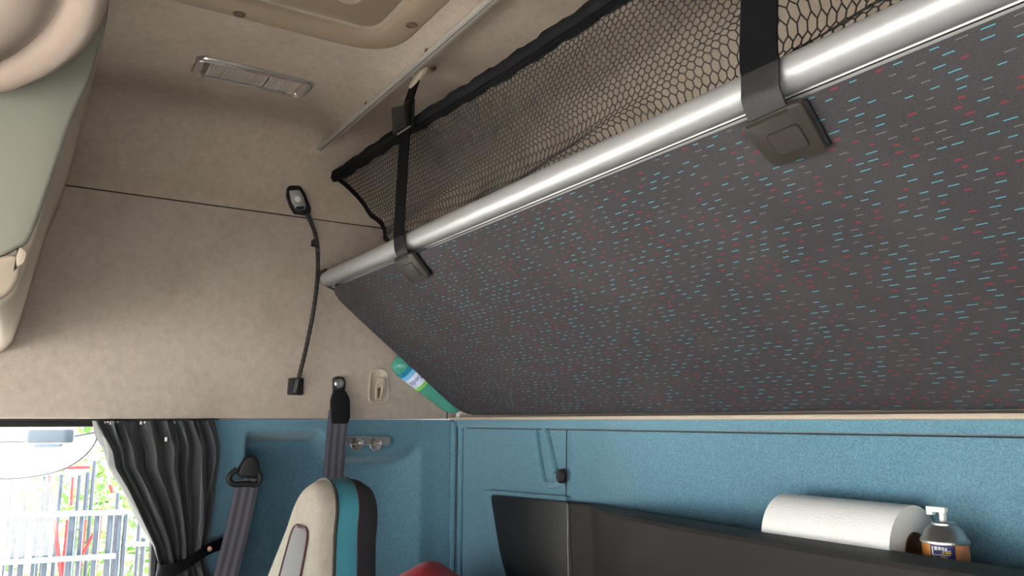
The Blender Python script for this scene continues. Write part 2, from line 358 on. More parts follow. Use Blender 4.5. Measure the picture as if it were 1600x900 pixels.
# right wall, front wall (behind the camera)
wrt = sroot('wall_right', 'beige and grey wall on the near side')
build('upper_panel', M().box((XR-.005, -1.40, .0), (XR+.05, YB, .56)), 'side', wrt)
build('lower_panel', M().box((XR, .25, FL), (XR+.05, YB+.02, .0)).box((XR, YF, FL), (XR+.05, .25, -.66)).box((XR, YF, -.66), (XR+.05, -.95, 0)), 'felt', wrt)
build('outer_skin', M().box((XR+.05, .25, FL), (XR+.11, YB+.1, .78)).box((XR+.05, YF-.05, .0), (XR+.11, .25, .78)).box((XR+.05, YF-.05, FL), (XR+.11, .25, -.66)), 'outer', wrt)
wf = sroot('wall_front', 'front wall with the windscreen opening')
build('lower_panel', M().box((XL-.05, YF-.06, FL), (XR+.05, YF, -.78)), 'dash', wf)
build('header_panel', M().box((XL-.05, YF-.06, .20), (XR+.05, YF, .78)), 'plast2', wf)
build('pillar', M().box((XL-.05, YF-.06, -.78), (XL+.09, YF, .20)), 'plast2', wf); build('pillar', M().box((XR-.09, YF-.06, -.78), (XR+.05, YF, .20)), 'plast2', wf)
wsn = struct(build('window_1', M().box((XL+.09, YF-.035, -.78), (XR-.09, YF-.029, .20)), 'glass'), 'windscreen pane')
# side windows
w2 = sroot('window_2', 'side window with black rubber frame')
build('pane', M().box((XL-.075, -.95, -.66), (XL-.071, .325, .0)), 'glass', w2)
build('window_frame', M().box((XL-.085, -.95, -.014), (XL-.015, .322, .003)).box((XL-.085, -.95, -.66), (XL-.03, -.925, 0)).box((XL-.085, -.95, -.66), (XL-.03, .322, -.64)), 'rubber', w2, bevel=.003)
build('window_frame', M().tube([(XL-.05, .300, -.02), (XL-.05, .305, -.2), (XL-.05, .312, -.4), (XL-.05, .312, -.65)], .012, 8), 'rubber', w2)
w3 = sroot('window_3', 'side window on the near side')
build('pane', M().box((XR+.03, -.95, -.66), (XR+.034, .25, .0)), 'glass', w3)
build('window_frame', M().box((XR-.005, -.95, -.02), (XR+.05, .25, .0)).box((XR-.005, -.95, -.66), (XR+.05, .25, -.64)), 'rubber', w3)

# ---------------------------------------------------------------- upper bunk
BL = -1.872
A = Vector((0, .632, .3125)); B = Vector((0, 1.018, .003))
dv = (B-A); LB = dv.length; dv.normalize(); nb = Vector((0, dv.z, -dv.y))   # outward (down/front) normal of the underside
bunk = thing('upper_bunk', 'folded upper bunk with dark speckled fabric underside and silver front rail', 'bunk', (-.7, 1.0, 0))
BR = XR-.03
def under(u, v, off=0): return Vector((u, A.y, A.z))+dv*v+nb*off
def bsurf(a, b):
    # rounded slab underside: a across the cab, b down the slope
    L = BR-BL
    if a < .25: uu = BL+L*.06*(a/.25)**1.5
    else: uu = BL+L*.06+(L*.94)*(a-.25)/.75
    vv = LB*b
    # left outline: rounded corners
    r1, r2 = .055, .075
    inset = 0
    if vv < r1: inset = r1-math.sqrt(max(0, r1*r1-(r1-vv)**2))
    if vv > LB-r2: inset = r2-math.sqrt(max(0, r2*r2-(vv-(LB-r2))**2))
    k = 1-sm(BL, BL+.25, uu); uu = uu+inset*k
    e = max(0, 1-(uu-BL-inset*k)/.035); off = -.028*(1-math.sqrt(max(0, 1-e*e)))
    e2 = max(0, 1-(LB-vv)/.03); off += -.02*(1-math.sqrt(max(0, 1-e2*e2)))
    off += .0022*noise.noise(Vector((uu*3.1, vv*4.2, .3)))
    return under(uu, vv, off), (uu, vv)
g = M(); g.grid(lambda a, b: bsurf(a, b)[0], 110, 48, lambda a, b: bsurf(a, b)[1])
# return edge up to the bunk top
def bedge(a, b):
    p = bsurf(0, a)[0]; return p-nb*.045*b
g.grid(bedge, 48, 3, lambda a, b: (BL-.045*b, LB*a))
g.grid(lambda a, b: bsurf(a, 1)[0]-nb*.04*b, 60, 2, lambda a, b: (bsurf(a, 1)[1][0], LB+.04*b))
build('underside_panel', g, 'fabric', bunk, ang=70)
build('bunk_board', M().prism([under(BL+.03, .0, -.03), under(BL+.03, LB-.07, -.03), under(BL+.03, LB-.09, -.075), under(BL+.03, .0, -.075)], (BR-BL-.04, 0, 0)), 'black', bunk, bevel=.01)
# aluminium rail: a fat round front and a grooved lower flange
TC = Vector((0, .640, .345)); TR = .0195
prof = []
for k in range(26):
    a = math.radians(150-310*k/25); prof.append((math.cos(a)*TR, math.sin(a)*TR))
def frame(y, z): return Vector((0, TC.y+y, TC.z+z))
e1 = -nb*-1; e2 = dv
def railpt(x, p, q): return Vector((x, TC.y, TC.z))+e1*p+(-e2)*q
pr = [(TR*math.cos(math.radians(a)), TR*math.sin(math.radians(a))) for a in range(-150, 181, 12)]
rp = [(math.cos(math.radians(a))*TR, math.sin(math.radians(a))*TR) for a in range(200, -62, -10)]
rp += [(.0105, -.0185), (.0085, -.0195), (.0095, -.021), (.0095, -.0255), (.0078, -.0262), (.0086, -.0275), (.0070, -.0325), (.003, -.033), (-.004, -.030)]
XT0 = -1.876
g = M(); xsr = [XT0, XT0+.002, XT0+.006]+[lerp(XT0+.006, BR, i/30) for i in range(1, 31)]
n = len(rp)
for i, x in enumerate(xsr):
    sc = (.86, .96, 1)[i] if i < 3 else 1
    g.v += [railpt(x, p*sc, q*sc) for p, q in rp]; g.uv += [(0, 0)]*n
g.f = [(i*n+k, i*n+(k+1) % n, (i+1)*n+(k+1) % n, (i+1)*n+k) for i in range(len(xsr)-1) for k in range(n)]+[tuple(range(n)), tuple(range((len(xsr)-1)*n, len(xsr)*n))]
build('front_rail', g, 'alu', bunk, ang=40)
build('rail_groove', M().tube([railpt(XT0+.004, .0098, -.0196), railpt(BR, .0098, -.0196)], .0010, 6), 'groove', bunk)
build('rail_groove', M().tube([railpt(XT0+.004, .0092, -.0263), railpt(BR, .0092, -.0263)], .0007, 6), 'groove', bunk)
# black trim hooked round the rail end
g = M().tube(smoothpath([railpt(XT0+.03, -.004, .021), railpt(XT0+.008, .004, .0225), railpt(XT0-.003, .010, .014), railpt(XT0-.004, .013, -.002), railpt(XT0-.002, .010, -.018), railpt(XT0+.006, .008, -.032)], 5), .004, 8)
build('rail_end_trim', g, 'rubber', bunk)

# ---------------------------------------------------------------- bunk straps
def plate_pts(quad, off):
    pl = under(0, 0, off); return [PN(u, v, pl, nb) for u, v in quad]
def strap(quad, xs_, top, adj, label, full):
    q = plate_pts(quad, .012); w_ = .048
    r = thing('bunk_strap', label, 'strap', top, 'bunk strap on the silver rail'); r.pop('group', None) if False else None
    c = sum(q, Vector())/4
    topmid = (q[0]+q[1])/2; xb = topmid.x-(.004 if full else .006)
    ex = Vector((1, 0, 0))
    # webbing: hook > bar > round the rail > into the plate
    tp = Vector(top); path = [tp, lerp(tp, Vector((xs_, .612, .40)), .5)]
    path = [tp]
    ctrl = [Vector((lerp(tp.x, xs_, .30), adj.y-.002, adj.z+.03)), Vector((lerp(tp.x, xs_, .36), adj.y-.006, adj.z)), Vector((xs_, .6165, .39)), Vector((xs_, .6165, .352))]
    path = smoothpath([tp]+ctrl, 6)
    build('webbing', M().ribbon(path, ex, w_, .0022), 'blackcloth', r)
    wrap = smoothpath([Vector((xs_, .6165, .353)), Vector((lerp(xs_, xb, .4), .6165, .336)), Vector((lerp(xs_, xb, .8), .619, .322)), under(xb, .012, .0095), under(xb, .030, .0045)], 6)
    build('webbing_wrap', M().ribbon(wrap, ex, w_, .0026), 'strapg', r)
    g = M().prism(roundpoly([p for p in q], .008, 4), -nb*.010); pb = build('buckle_plate', g, 'plate', r, bevel=.0022)
    # dark shadow rim on the far side
    ins = [c+(p-c)*.0 for p in q]
    def bil(a, b): return (q[0]*(1-a)+q[1]*a)*(1-b)+(q[3]*(1-a)+q[2]*a)*b
    if full:
        fr = [bil(.27, .34), bil(.80, .34), bil(.80, .78), bil(.27, .78)]
        ro = roundpoly(fr, .005, 4); cc = sum(fr, Vector())/4
        build('button_gap', M().tube([p+nb*.0002 for p in ro]+[ro[0]+nb*.0002], .0011, 5, caps=False), 'groove', pb)
        build('button', M().prism([cc+(p-cc)*.96-nb*.0006 for p in ro], nb*.0018), 'plate', pb)
    else:
        fr = [bil(.30, .30), bil(.74, .30), bil(.74, .80), bil(.30, .80)]
        build('button', M().prism([p+nb*.0002 for p in roundpoly(fr, .003, 3)], nb*.0012), 'plate', pb, bevel=.0005)
        for a, b in ((.30, .74), ):
            build('button_slot', M().tube([bil(a, .30)+nb*.0004, bil(b, .30)+nb*.0004], .0011, 5), 'groove', pb); build('button_slot', M().tube([bil(a+.12, .80)+nb*.0004, bil(b+.02, .80)+nb*.0004], .0011, 5), 'groove', pb)
    sl = [bil(.10, .015), bil(.78, .015), bil(.78, .075), bil(.10, .075)]
    build('webbing_slot', M().prism([p+nb*.0004 for p in sl], nb*.0008), 'groove', pb)
    build('plate_edge_shade', M().tube(smoothpath([lerp(q[1], q[2], .06)+nb*-.007, lerp(q[1], q[2], .5)+nb*-.0075, lerp(q[1], q[2], .95)+nb*-.007], 4), .003, 6), 'black', pb)  # black tube stands in for the shade on the plate's side
    return r
x1, x2 = PY(624, 360, .6165).x, PY(1188, 110, .6165).x
hook1 = PZ(655, 118, .700)
adj1 = PX(632, 190, lerp(hook1.x, x1, .36))
adj1.y = .635; adj1 = PY(632, 190, .632)
s1 = strap([(613, 407), (642, 396), (671, 434), (643, 444)], x1, PZ(648, 130, .678), adj1, 'thin black strap clipped to a small hook with the small far buckle plate', False)
s2 = strap([(1155, 200), (1250, 158), (1293, 236), (1208, 264)], x2, Vector((x2+.03, .655, .695)), Vector((x2+.02, .625, .60)), 'wide black strap ending in the large olive buckle plate on the silver rail', True)
# adjuster and hook on the far strap
a0 = adj1
g = M().prism(roundpoly([PY(u, v, .626) for u, v in ((617, 170), (637, 165), (640, 198), (619, 211))], .003, 3), (0, -.008, 0)); ad = build('adjuster', g, 'black', s1, bevel=.0015)
g = M().prism([PY(u, v, .634) for u, v in ((634, 160), (649, 154), (647, 200), (636, 205))], (0, -.004, 0)); build('adjuster_flap', g, 'black', ad, bevel=.001)
build('adjuster_bar', M().tube([PY(621, 210, .620), PY(641, 197, .620)], .0018, 6), 'steel', ad)
hk = thing('strap_hook', 'small cream plastic hook on the headliner holding the thin strap', 'hook', hook1)
build('hook_base', M().lathe([(.016, 0), (.015, -.005), (.008, -.009)], (hook1.x+.012, hook1.y+.012, .713), (0, 0, 1), 16), 'plast2', hk)
build('hook_arm', M().tube(smoothpath([PZ(664, 104, .700), PZ(660, 112, .690), PZ(652, 124, .680), PZ(644, 134, .675), PZ(641, 137, .676)], 5), [.008]*12+[.0075, .007, .0065, .006, .005, .0045, .004, .003, .002], 8), 'plast2', hk)
build('hook_ring', M().tube([Vector(PZ(645, 112, .69))+Vector((math.cos(t)*.009, 0, math.sin(t)*.009)) for t in [2*PI*k/14 for k in range(15)]], .0025, 6), 'plast2', hk)
build('fixing_screw', M().lathe([(.007, 0), (.006, -.004)], (hook1.x+.028, hook1.y+.018, .710), (0, 0, 1), 12), 'screw', hk)

# ---------------------------------------------------------------- net with sleeved bar
net = thing('safety_net', 'black hexagonal mesh safety net hanging from a cloth-sleeved bar', 'net', (-.8, .665, .34))
def barpt(x): return Vector((x, .655, interp([(-1.93, .612), (-1.47, .600), (-1.05, .578), (-.78, .572), (.4, .565)], x)))
bx0 = PY(527, 280, .655).x
bars = [bx0+(XR-.02-bx0)*i/150 for i in range(151)]
build('net_bar', M().tube([barpt(x)+Vector((0, 0, .0018*math.sin(x*60))) for x in bars], [.0155*(1+.10*noise.noise(Vector((x*55, 0, 0)))+.05*math.sin(x*140)) for x in bars], 12), 'sleeve', net, ang=60)
build('bar_seam', M().tube([barpt(x)+Vector((0, -.009, -.0145+.002*noise.noise(Vector((x*30, 2, 0))))) for x in bars], .0042, 6), 'blackcloth', net)
pe = barpt(bx0)
build('bar_end_cap', M().lathe([(.002, -.025), (.007, -.0235), (.0115, -.018), (.0125, -.012), (.0115, -.006), (.008, -.001), (.007, .012)], pe, (1, 0, 0), 16), 'rubber', net)
TOPZ = lambda x: barpt(x).z-.014
def netpt(x, t):      # t 0 at the bar, 1 behind the rail
    z = lerp(TOPZ(x), .358, t); tt = t
    y = .657+.020*math.sin(PI*t)*(.6+.4*math.sin(x*4+1))
    # diagonal folds gathered towards the rail
    for x0, t0, sl, wd, am in ((-1.35, .80, .55, .10, .020), (-1.0, .72, .35, .09, .018), (-.72, .86, .30, .07, .020), (-.55, .70, .55, .10, .022), (-.30, .55, .5, .12, .022), (-1.62, .70, .5, .12, .012)):
        dt = (t-(t0-sl*(x-x0)))/wd; e = math.exp(-dt*dt)*math.exp(-((x-x0)/.22)**2)
        y += am*e; z += 1.15*am*dt*e*-1
    y += .004*noise.noise(Vector((x*9, t*6, 0)))
    z += .0035*noise.noise(Vector((x*7, t*5, 4))); x2_ = x+.004*noise.noise(Vector((x*7, t*5, 9)))
    return Vector((x2_, y, z))
PXH, ROW = .0122, .0096
hemx = lambda t: lerp(bx0+.012, -1.545, t**.9)
HT = .225; nr = int(HT/ROW)+1
pts = {}; edges = []
def hv(i, j, k):      # brick-like honeycomb vertex: k 0 lower, 1 upper
    x = bx0+(i+(.5 if j % 2 else 0))*PXH; s = (j+(.56 if k else 0))*ROW
    return x, s/(nr*ROW)
ncol = int((XR-.03-bx0)/PXH)
for j in range(nr+1):
    for i in range(ncol):
        for k in (0, 1):
            x, t = hv(i, j, k)
            if t > 1.0: t = 1.0
            if x < hemx(t): continue
            pts[(i, j, k)] = netpt(x, t)
for (i, j, k), p in pts.items():
    if k == 0:
        if (i, j, 1) in pts: edges.append((p, pts[(i, j, 1)]))
    else:
        for ii in ((i, i+1) if j % 2 else (i-1, i)):
            if (ii, j+1, 0) in pts: edges.append((p, pts[(ii, j+1, 0)]))
g = M(); TRD = .0010
for p, q in edges:
    d = (q-p); d.normalize(); a = d.cross(Vector((0, 1, .3))).normalized()*TRD; b = d.cross(a).normalized()*TRD
    k = len(g.v); g.v += [p+a, p-a*.5+b*.87, p-a*.5-b*.87, q+a, q-a*.5+b*.87, q-a*.5-b*.87]; g.uv += [(0, 0)]*6
    g.f += [(k, k+1, k+4, k+3), (k+1, k+2, k+5, k+4), (k+2, k, k+3, k+5)]
o = build('net_mesh', g, 'thread', net, recalc=False); o['kind'] = 'stuff'
hem = [netpt(hemx(t)+.002, t) for t in [i/20 for i in range(21)]]
build('side_hem', M().ribbon(hem, (.8, 0, .55), .012, .003), 'blackcloth', net)

# ---------------------------------------------------------------- ceiling fittings
RY, RZ = .612, .682
cr = thing('ceiling_rail', 'slim aluminium curtain rail running along the headliner', 'rail', (-1.0, RY, RZ))
xe = PY(497, 238, RY).x
build('rail_channel', M().prism(roundpoly([(xe, RY-.009, RZ), (xe, RY-.009, RZ-.007), (xe, RY-.002, RZ-.009), (xe, RY-.002, RZ-.005), (xe, RY+.002, RZ-.005), (xe, RY+.002, RZ-.009), (xe, RY+.009, RZ-.007), (xe, RY+.009, RZ+.004)], .0008, 2), (XR-.1-xe, 0, 0)), 'rail', cr, ang=25)
build('rail_slot', M().box((xe+.01, RY-.0019, RZ-.0056), (XR-.1, RY+.0019, RZ-.0045)), 'groove', cr)
build('end_stop', M().lathe([(.007, -.004), (.007, .006), (.003, .008)], (xe-.003, RY, RZ-.004), (1, 0, 0), 10), 'plast2', cr)
for px in ((570, 165), (664, 73)):
    p = PY(*px, RY-.012); build('rail_clip', M().box((p.x-.004, RY-.0115, RZ-.003), (p.x+.004, RY-.009, RZ+.002)), 'screw', cr, bevel=.001)
# hatch
hc = [PZ(300, 16, .69), PZ(519, 70, .69), PZ(719, 0, .69)]
hx0 = (hc[0].x+hc[1].x)/2; hy1 = .571
hat = thing('roof_hatch', 'tan plastic roof hatch frame with recessed panel and screw caps', 'hatch', (-.95, .2, ZC-.01))
def rrect(x0, x1, y0, y1, z, r, seg=8): return roundpoly([(x0, y0, z), (x1, y0, z), (x1, y1, z), (x0, y1, z)], r, seg)
HX1, HY0 = -.42, -.20
def ringm(g, rings):
    n = len(rings[0]); k = len(g.v)
    for r_ in rings: g.v += [Vector(p) for p in r_]; g.uv += [(0, 0)]*n
    for a in range(len(rings)-1): g.f += [(k+a*n+i, k+a*n+(i+1) % n, k+(a+1)*n+(i+1) % n, k+(a+1)*n+i) for i in range(n)]
    return g
ix = PZ(480, 33, .69).x; iy = .520
ix0, iy1 = hx0+.075, hy1-.062
rings = [rrect(hx0, HX1, HY0, hy1, ZC+.004, .10), rrect(hx0+.002, HX1-.002, HY0+.002, hy1-.002, ZC-.004, .10), rrect(hx0+.008, HX1-.008, HY0+.008, hy1-.008, ZC-.007, .095),
         rrect(ix0-.012, HX1-.06, HY0+.05, iy1+.012, ZC-.008, .062), rrect(ix0-.006, HX1-.066, HY0+.056, iy1+.006, ZC-.004, .055), rrect(ix0, HX1-.072, HY0+.062, iy1, ZC+.010, .05), rrect(ix0+.002, HX1-.074, HY0+.064, iy1-.002, ZC+.010, .05)]
build('hatch_frame', ringm(M(), rings), 'hatchm', hat, ang=50)
hp = rrect(ix0+.010, HX1-.08, HY0+.07, iy1-.008, ZC-.002, .035)
g = ringm(M(), [rrect(ix0+.004, HX1-.074, HY0+.064, iy1-.004, ZC+.012, .04), rrect(ix0+.006, HX1-.076, HY0+.066, iy1-.005, ZC+.000, .04), hp]); k = len(g.v)-len(hp); g.f.append(tuple(range(k, k+len(hp))))
build('hatch_panel', g, 'hatchm', hat, ang=50)
for px in ((374, 23), (643, 40)):
    p = PZ(*px, ZC-.0085); sc_ = build('screw_cap', M().lathe([(.0105, .004), (.0105, -.0004), (.0085, -.0012), (.0075, .0006), (.001, .0006)], (p.x, p.y, ZC-.0085), (0, 0, 1), 16), 'screw', hat)
for px in ((620, 28), (643, 7)):
    p = PZ(*px, ZC-.002); build('vent_slot', M().box((p.x-.018, p.y-.0022, ZC-.0034), (p.x+.018, p.y+.0022, ZC-.0018)), 'groove', hat)
p = PZ(545, -4, ZC-.01); build('latch_knob', M().lathe([(.026, .01), (.026, -.004), (.020, -.009), (.001, -.010)], (p.x, p.y, ZC-.002), (0, 0, 1), 20), 'plast2', hat)
# dome lamp
l0, l1 = PZ(300, 100, ZC), PZ(486, 137, ZC); lx = (l0.x+l1.x)/2; ly0, ly1 = l0.y, l1.y; lw = .044
dl = thing('dome_lamp', 'chrome-framed ribbed dome light set in the headliner', 'lamp', (lx, (ly0+ly1)/2, ZC))
def lr(i, z, r, j=None): j = i if j is None else j; return rrect(lx-lw+i, lx+lw-i, ly0+j, ly1-j, ZC+z, r)
build('bezel', ringm(M(), [lr(-.001, .004, .022), lr(0, -.004, .022), lr(.003, -.009, .021), lr(.007, -.010, .019), lr(.011, -.006, .014, .022), lr(.012, .002, .013, .026)]), 'chrome', dl, ang=50)
build('reflector', M().box((lx-lw+.011, ly0+.022, ZC-.0005), (lx+lw-.011, ly1-.022, ZC+.002)), 'steel', dl)
ym = lerp(ly0, ly1, .60)
for a, b, nm in ((ly0+.027, ym-.001, 'lens'), (ym+.001, ly1-.042, 'lens')):
    g = M(); nrib = int((b-a)/.006)
    def lf(s, t, a=a, b=b, nrib=nrib):
        y = lerp(a, b, s); x = lerp(lx-lw+.013, lx+lw-.013, t)
        return Vector((x, y, ZC-.006-.002*math.sin(PI*t)-.0016*math.cos(2*PI*nrib*s)))
    g.grid(lf, nrib*4, 6); build(nm, g, 'lens', dl, ang=60)
build('switch', M().box((lx-lw+.014, ly1-.041, ZC-.010), (lx+lw-.014, ly1-.028, ZC-.002)), 'plast2', dl, bevel=.002)
build('rib_strip', M().grid(lambda s, t: Vector((lerp(lx-lw+.006, lx-lw+.0125, t), lerp(ly0+.03, ly1-.03, s), ZC-.0098-.0006*math.cos(2*PI*46*s))), 184, 1), 'lens', dl, ang=60)

# ---------------------------------------------------------------- overhead locker and tray, far left
FX = -1.168; kx = FX/-1.0
pf = [(.072, .70), (.064, .52), (.058, .47), (.035, .385), (.022, .32), (.008, .25), (-.003, .185), (-.018, .155)]
oc = thing('overhead_locker', 'sage overhead locker with beige lower edge and latch beside the side wall', 'locker', (-1.5, -.2, .13))
body = [(.071, .71), (.070, .60), (.069, .53), (.055, .455), (.036, .385), (.025, .32), (.0145, .255), (.004, .195), (-.004, .158), (-.02, .136), (-.06, .128), (-.6, .128), (-.6, .71)]
build('body', M().prism([(FX-.004, y, z) for y, z in body], (XL+.012-FX, 0, 0)), 'plast2', oc, bevel=.006, ang=60)
door = [(.0695, .70), (.0695, .545), (.0555, .46), (.0365, .388), (.0235, .318), (.012, .255), (.003, .222), (-.022, .203), (-.08, .195), (-.55, .195), (-.55, .70)]
build('door', M().prism(roundpoly([(FX-.006, y, z) for y, z in door], .008, 3), (.018, 0, 0)), 'sage', oc, bevel=.005, ang=60)
build('lower_edge', M().prism(roundpoly([(FX-.006, y*1.015, z*1.015) for y, z in ((-.024, .198), (-.006, .205), (.000, .185), (-.008, .156), (-.03, .138), (-.08, .134), (-.55, .134), (-.55, .19), (-.08, .19))], .012, 4), (.016, 0, 0)), 'plast2', oc, bevel=.006, ang=60)
lp = PX(33, 402, FX+.016)
lt = build('latch', M().prism(roundpoly([PX(u, v, FX+.014) for u, v in ((31, 388), (42, 398), (37, 414), (26, 418), (25, 404))], .003, 3), (.014, 0, 0)), 'plast2', oc, bevel=.002)
build('latch_gap', M().prism([PX(u, v, FX+.0125) for u, v in ((27, 388), (33, 392), (26, 420), (21, 424))], (.002, 0, 0)), 'groove', lt)
tr = thing('overhead_tray', 'rounded pinkish-beige overhead tray rim above the sage locker', 'tray', (-.6, -.2, .42))
plan = smoothpath([(-1.09, -.60), (-1.13, -.40), (-1.14, -.22), (-1.138, -.10), (-1.118, -.043), (-1.055, -.003), (-.976, .026), (-.893, .045), (-.807, .050), (-.60, .048), (-.2, .045), (.42, .045)], 6)
plan = [Vector((p[0], p[1], 0)) for p in plan] if len(plan[0]) == 3 else [Vector((p.x, p.y, 0)) for p in plan]
prof_t = [(-.30, .456), (-.115, .456), (-.103, .452), (-.094, .442), (-.080, .437), (-.064, .438), (-.052, .443), (-.046, .450), (-.040, .4505), (-.035, .443), (-.026, .434), (-.014, .431), (-.004, .437), (.000, .450), (-.003, .465), (-.012, .476), (-.018, .49), (-.022, .53), (-.03, .60), (-.032, .74)]
g = M(); nn = len(prof_t)
for i, p in enumerate(plan):
    t = (plan[min(i+1, len(plan)-1)]-plan[max(i-1, 0)]).normalized(); nrm = Vector((-t.y, t.x, 0))
    for q, (d, z) in enumerate(prof_t):
        c_ = p+nrm*d if d > -.2 else Vector((lerp(p.x, -.55, .3), min(p.y, -.30) if p.y > -.3 else p.y, 0)); g.v.append(Vector((c_.x, c_.y, z-.042))); g.uv.append((0, 0))
g.f = [(i*nn+q, i*nn+q+1, (i+1)*nn+q+1, (i+1)*nn+q) for i in range(len(plan)-1) for q in range(nn-1)]
build('tray_rim', g, 'tray', tr, ang=60)
build('tray_floor', M().box((-1.08, -.62, .40), (.42, -.25, .42)), 'tray', tr)

# ---------------------------------------------------------------- gooseneck reading lamp
XW = XL+.005
gl_ = thing('reading_lamp', 'black gooseneck reading lamp on the beige side panel', 'lamp', PX(460, 606, XW))
hd = [PX(u, v, XW+.022) for u, v in ((450, 292), (454, 289), (470, 290), (478, 302), (487, 325), (486, 333), (476, 335), (462, 333), (455, 322), (449, 305))]
h = build('lamp_head', M().prism(hd, (-.018, 0, 0)), 'black', gl_, bevel=.004, ang=50)
fp = [PX(u, v, XW+.0232) for u, v in ((451.5, 298), (468, 297), (474, 308), (478, 322), (476, 328), (462, 327), (455, 315))]
build('face_plate', M().prism(roundpoly(fp, .003, 3), (.0015, 0, 0)), 'alu', h, bevel=.0006)
build('push_button', M().lathe([(.008, 0), (.008, .002), (.005, .0035), (.001, .0035)], PX(465, 311, XW+.0247), (1, 0, 0), 16), 'white', h)
build('face_slot', M().prism([PX(u, v, XW+.0248) for u, v in ((462, 325.5), (463, 323), (475, 322), (475.5, 325), (474, 327), (464, 327))], (.0006, 0, 0)), 'rubber', h)
nk = smoothpath([PX(480, 334, XW+.016), PX(487, 350, XW+.016), PX(494, 372, XW+.018), PX(496.5, 400, XW+.02), PX(495.5, 440, XW+.022), PX(489, 490, XW+.024), PX(478, 545, XW+.025), PX(467, 590, XW+.024)], 18)
build('gooseneck', M().tube(nk, [.0052+.0007*math.sin(i*2.1) if i > 22 else .0075-.0001*i for i in range(len(nk))], 8), 'shelfm', gl_, ang=20)
p = PX(491, 381, XW); build('cable_clip', M().box((XW, p.y-.009, p.z-.009), (XW+.022, p.y+.002, p.z+.008)), 'rubber', gl_, bevel=.002)
bs = build('base_plate', M().prism(roundpoly([PX(u, v, XW) for u, v in ((450, 591), (472, 591), (471, 618), (448, 617))], .004, 3), (.014, 0, 0)), 'black', gl_, bevel=.003)
build('base_socket', M().tube([PX(466, 592, XW+.024), PX(461, 612, XW+.016)], [.0065, .008], 10), 'black', gl_)

# ---------------------------------------------------------------- coat hook in its recess frame
ch = thing('coat_hook', 'beige plastic coat hook in an oval moulding on the side panel', 'hook', PX(592, 600, XW))
oval = roundpoly([PX(u, v, XW) for u, v in ((577, 575), (606, 575), (609, 632), (574, 632))], .022, 6)
cc = sum(oval, Vector())/len(oval)
build('moulding', ringm(M(), [[cc+(p-cc)*1.0 for p in oval], [cc+(p-cc)*.97+Vector((.004, 0, 0)) for p in oval], [cc+(p-cc)*.90+Vector((.005, 0, 0)) for p in oval], [cc+(p-cc)*.80+Vector((.0006, 0, 0)) for p in oval], [cc+(p-cc)*.02+Vector((.0006, 0, 0)) for p in oval]]), 'side', ch, ang=70)
build('hook_plate', M().prism(roundpoly([PX(u, v, XW+.002) for u, v in ((590, 590), (599, 590), (600, 602), (598, 606), (588, 606), (587.5, 601))], .002, 2), (.012, 0, 0)), 'plast2', ch, bevel=.002)
build('hook_prong', M().tube(smoothpath([PX(589, 601, XW+.012), PX(588, 610, XW+.014), PX(588, 618, XW+.016), PX(587.5, 625, XW+.020)], 4), [.004, .004, .004, .004, .0035, .0035, .0035, .003, .003, .003, .003, .002, .002], 8), 'plast2', ch)
build('hook_prong', M().tube(smoothpath([PX(598, 602, XW+.012), PX(597, 610, XW+.014), PX(595.5, 618, XW+.016), PX(594, 625, XW+.020)], 4), [.004, .004, .004, .004, .0035, .0035, .0035, .003, .003, .003, .003, .002, .002], 8), 'plast2', ch)
build('hook_gap', M().prism([PX(u, v, XW+.0012) for u, v in ((589, 606), (597, 606), (594, 622), (590, 622))], (.004, 0, 0)), 'screw', ch)

# ---------------------------------------------------------------- seat belts
b1 = thing('seat_belt', 'grey seat belt hanging from a bolted bracket on the beige side panel', 'seat belt', PX(529, 600, XW))
build('bracket', M().prism(roundpoly([PX(u, v, XW+.008) for u, v in ((519, 590), (527, 588), (536, 590), (539, 598), (537, 612), (519, 614))], .006, 4), (.010, 0, 0)), 'black', b1, bevel=.003)
bl = build('bolt', M().lathe([(.0125, 0), (.0125, .004), (.0095, .0065), (.005, .0068), (.0045, .004), (.001, .004)], PX(529.5, 599, XW+.018), (1, 0, 0), 20), 'steel', b1)
build('sleeve', M().prism(roundpoly([PX(u, v, XW+.012) for u, v in ((519.5, 610), (537, 610), (544, 624), (544.5, 652), (541, 662), (515, 662), (515, 625))], .006, 3), (.016, 0, 0)), 'sleeve', b1, bevel=.004)
pth = smoothpath([PX(530, 640, XW+.020), PX(527, 668, XW+.024), PX(524, 700, XW+.022), PX(521, 745, XW+.012), PX(517, 800, XW+.005), PX(512, 900, XW+.0)], 6)
pth += [pth[-1]+Vector((0, -.02, -.3)), pth[-1]+Vector((0, -.03, -.7))]
build('webbing', M().ribbon(pth, (0, 1, .02), .052, .0025), 'belt', b1)
b2 = thing('seat_belt', 'grey seat belt running through a black guide beside the curtain', 'seat belt', PX(383, 735, XB))
XG = XB+.004
bz = [PX(u, v, XG) for u, v in ((388, 711), (395, 712), (401, 718), (404, 740), (401, 748), (369, 744), (369, 734), (377, 720), (382, 713))]
build('guide_cover', M().prism(bz, (.026, 0, 0)), 'black', b2, bevel=.006, seg=3, ang=60)
build('guide_ring', M().tube(smoothpath([PX(u, v, XG+.022) for u, v in ((370, 733), (361, 741), (358, 749), (363, 756), (372, 757), (386, 756), (400, 757), (406, 750), (406, 742), (402, 737))], 5), .0068, 10), 'black', b2)
pth = smoothpath([PX(386, 748, XG+.016), PX(383, 770, XG+.022), PX(370, 830, XG+.03), PX(352, 902, XG+.04)], 6)
pth += [pth[-1]+Vector((.05, -.12, -.35)), pth[-1]+Vector((.1, -.25, -.75))]
build('webbing', M().ribbon(pth, (0, 1, .10), .055, .0025), 'belt', b2)

